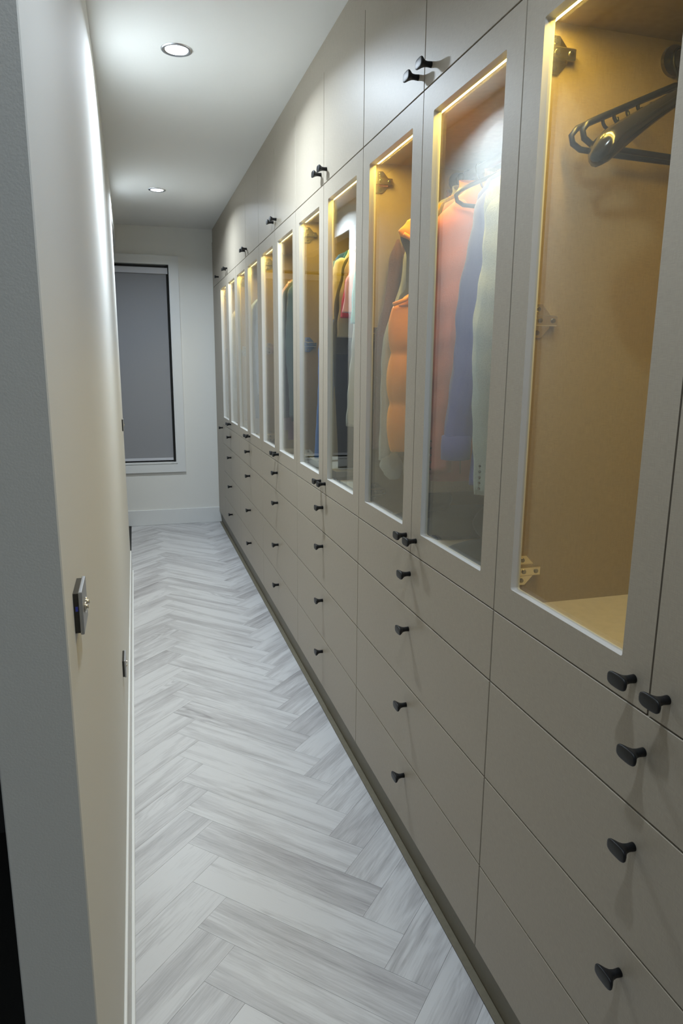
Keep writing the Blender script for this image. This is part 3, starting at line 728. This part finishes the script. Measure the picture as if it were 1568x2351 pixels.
tee('tee_shirt', 'sand coloured tee with a loose sleeve in the third cupboard', 1.745, 'sand_cotton', (.52, .42, .28), 1.36, 1.48, 109, .011)
jacket('jacket', 'dark olive jacket behind the sand coloured tee', 'jacket', 1.792, cloth('dark_olive_cotton', (.085, .075, .045), var=.10), 1.30, 1.42, 111, hw=.21, path=(.225, .25, .256), t=.013, slr=.036, hl='dark hanger holding the olive jacket')
trousers('long black-navy trousers hanging low in the third cupboard', 1.848, cloth('navy_wool', (.018, .021, .030)), .99, 113, hw=.245, x=.29, t=.010, top=1.62)
tee('tee_shirt', 'cream tee with slim sleeves behind the olive jacket', 1.898, 'cream_jersey', (.66, .56, .33), 1.50, 1.55, 115, .011, slr=.032)
tee('tee_shirt', 'teal tee between the cream tee and the blue dress', 1.938, 'teal_jersey', (.035, .13, .15), 1.40, 1.58, 117, .011, slr=.032)
jacket('dress', 'long royal blue dress at the far side of the third cupboard', 'dress', 2.075, cloth('royal_blue_crepe', (.04, .13, .38), var=.08), 1.02, 1.00, 119, hw=.16, path=(.19, .240, .255), t=.022, slr=.036, col=False, hl='dark hanger holding the royal blue dress')
# boxes and shoe
boxm = plain('grey_board', (.36, .36, .345), .7, bump=.05)
o = thing('shoe_box', 'flat grey lidded box at the far end of the third cupboard floor', 'box', (.045, 1.78, ZF))
box('base', (.003, .003, .0003), (.30, .43, .048), boxm, o, .001); box('lid', (0, 0, .0485), (.303, .433, .072), boxm, o, .0015)
o2 = thing('storage_box', 'low grey lidded box under the cream shoe in the third cupboard', 'box', (.045, 1.40, ZF))
box('base', (.003, .003, .0003), (.30, .33, .030), boxm, o2, .001); box('lid', (0, 0, .0305), (.303, .333, .046), boxm, o2, .0015)
def shoe(label, loc, rot, mat, sole):
    o = thing('shoe', label, 'shoe', loc); o.rotation_euler.z = rot; L = .235
    bm = bmesh.new(); rg = []; n = 22
    for i in range(19):
        q = i/18; x = L*q; wv = .036*(math.sin(math.pi*min(.97, .10+q*.92))**.45)*(.82+.25*math.sin(math.pi*q*1.0+1.2)**2); hgt = .045+.050*(1-q)**1.3 if q < .95 else .035
        lift = .045*max(0, 1-q*1.9)**1.2
        rg.append([(x, wv*math.cos(t), .012+lift+hgt*.5+hgt*.5*math.sin(t)) for t in [2*math.pi*j/n for j in range(n)]])
    add_loft(bm, rg); link('upper', bm_done(bm, 'upper'), mat, o, True)
    bm = bmesh.new(); rg = []
    for i in range(14):
        q = i/13; x = L*q; wv = .037*(math.sin(math.pi*min(.97, .10+q*.92))**.45); lift = .045*max(0, 1-q*1.9)**1.2
        rg.append([(x, yy, z) for yy, z in ((-wv, .0005), (wv, .0005), (wv, .014+lift), (-wv, .014+lift))])
    add_loft(bm, rg); link('sole', bm_done(bm, 'sole'), sole, o)
    return o
shw = cloth('cream_leather', (.66, .66, .58), rough=.4, scale=60, sheen=0, var=.03)
shoe('cream leather shoe standing on the low grey box', (.085, 1.46, ZF+.0466), math.radians(80), shw, M['darkchrome'])

# ---- fourth compartment
ZG = [(2.62, 'coat', 'coat', 'long dark slate-green coat filling the fourth glazed cupboard', (.055, .09, .09), 1.06, 1.13, .048, .030),
      (2.735, 'cardigan', 'cardigan', 'dark teal rib cardigan behind the long slate-green coat', (.04, .065, .07), 1.10, 1.12, .042, .024),
      (2.812, 'dress', 'dress', 'lilac pink dress hanging behind the dark coats', (.50, .34, .42), 1.00, 1.05, .036, .014)]
for y, nm, ct, lb, col, hem, cz, slr, tt in ZG:
    jacket(nm, lb, ct, y, cloth(lb[:30], col, var=.12), hem, cz, int(y*100), slr=slr, t=tt, hl='dark hanger holding the %s' % ' '.join(lb.split()[:4]))
jacket('sweatshirt', 'grey-green sweatshirt just before the striped shirt', 'sweatshirt', 2.90, cloth('misty_green', (.30, .35, .34), var=.08), 1.08, 1.12, 305, hw=.19, path=(.20, .225, .235), t=.022, slr=.036, hl='dark hanger holding the grey-green sweatshirt')
jacket('shirt', 'white and rose striped shirt at the far side of the fourth cupboard', 'shirt', 2.99, cloth('rose_stripe', (.62, .55, .56), stripe=((.40, .17, .22), 260, 2)), 1.15, 1.20, 303, hw=.18, path=(.19, .215, .235), t=.022, slr=.040, hl='dark hanger holding the striped shirt')
# ---- fifth and sixth compartments
FS = [(3.52, 'jacket', 'jacket', 'slate blue jacket with a coral panel in the fifth cupboard', (.15, .19, .30), 1.10, 1.20),
      (3.63, 'coat', 'coat', 'long black coat behind the slate blue jacket', (.012, .012, .016), .97, 1.05),
      (3.75, 'shirt', 'shirt', 'washed blue shirt at the far side of the fifth cupboard', (.22, .28, .34), 1.10, 1.20),
      (4.36, 'blouse', 'blouse', 'pale blue-grey blouse nearest in the sixth cupboard', (.42, .46, .50), 1.05, 1.2),
      (4.55, 'shirt', 'shirt', 'off-white shirt behind the pale blue-grey blouse', (.55, .53, .48), 1.10, 1.2),
      (4.72, 'dress', 'dress', 'beige dress at the far side of the sixth cupboard', (.42, .38, .32), 1.00, 1.1)]
for y, nm, ct, lb, col, hem, cz in FS:
    o = jacket(nm, lb, ct, y, cloth(lb[:30], col, var=.08), hem, cz, int(y*100), t=.022, slr=.040, hl='dark hanger holding the %s' % ' '.join(lb.split()[:3]))
    if y == 3.52:
        body(o, 'panel', cloth('coral_panel', (.50, .14, .13)), (1.60, 1.50), [(1.6, .222), (1.5, .222)], [(1.6, .027), (1.5, .027)], 9, .1)['label'] = 'coral panel across the chest'
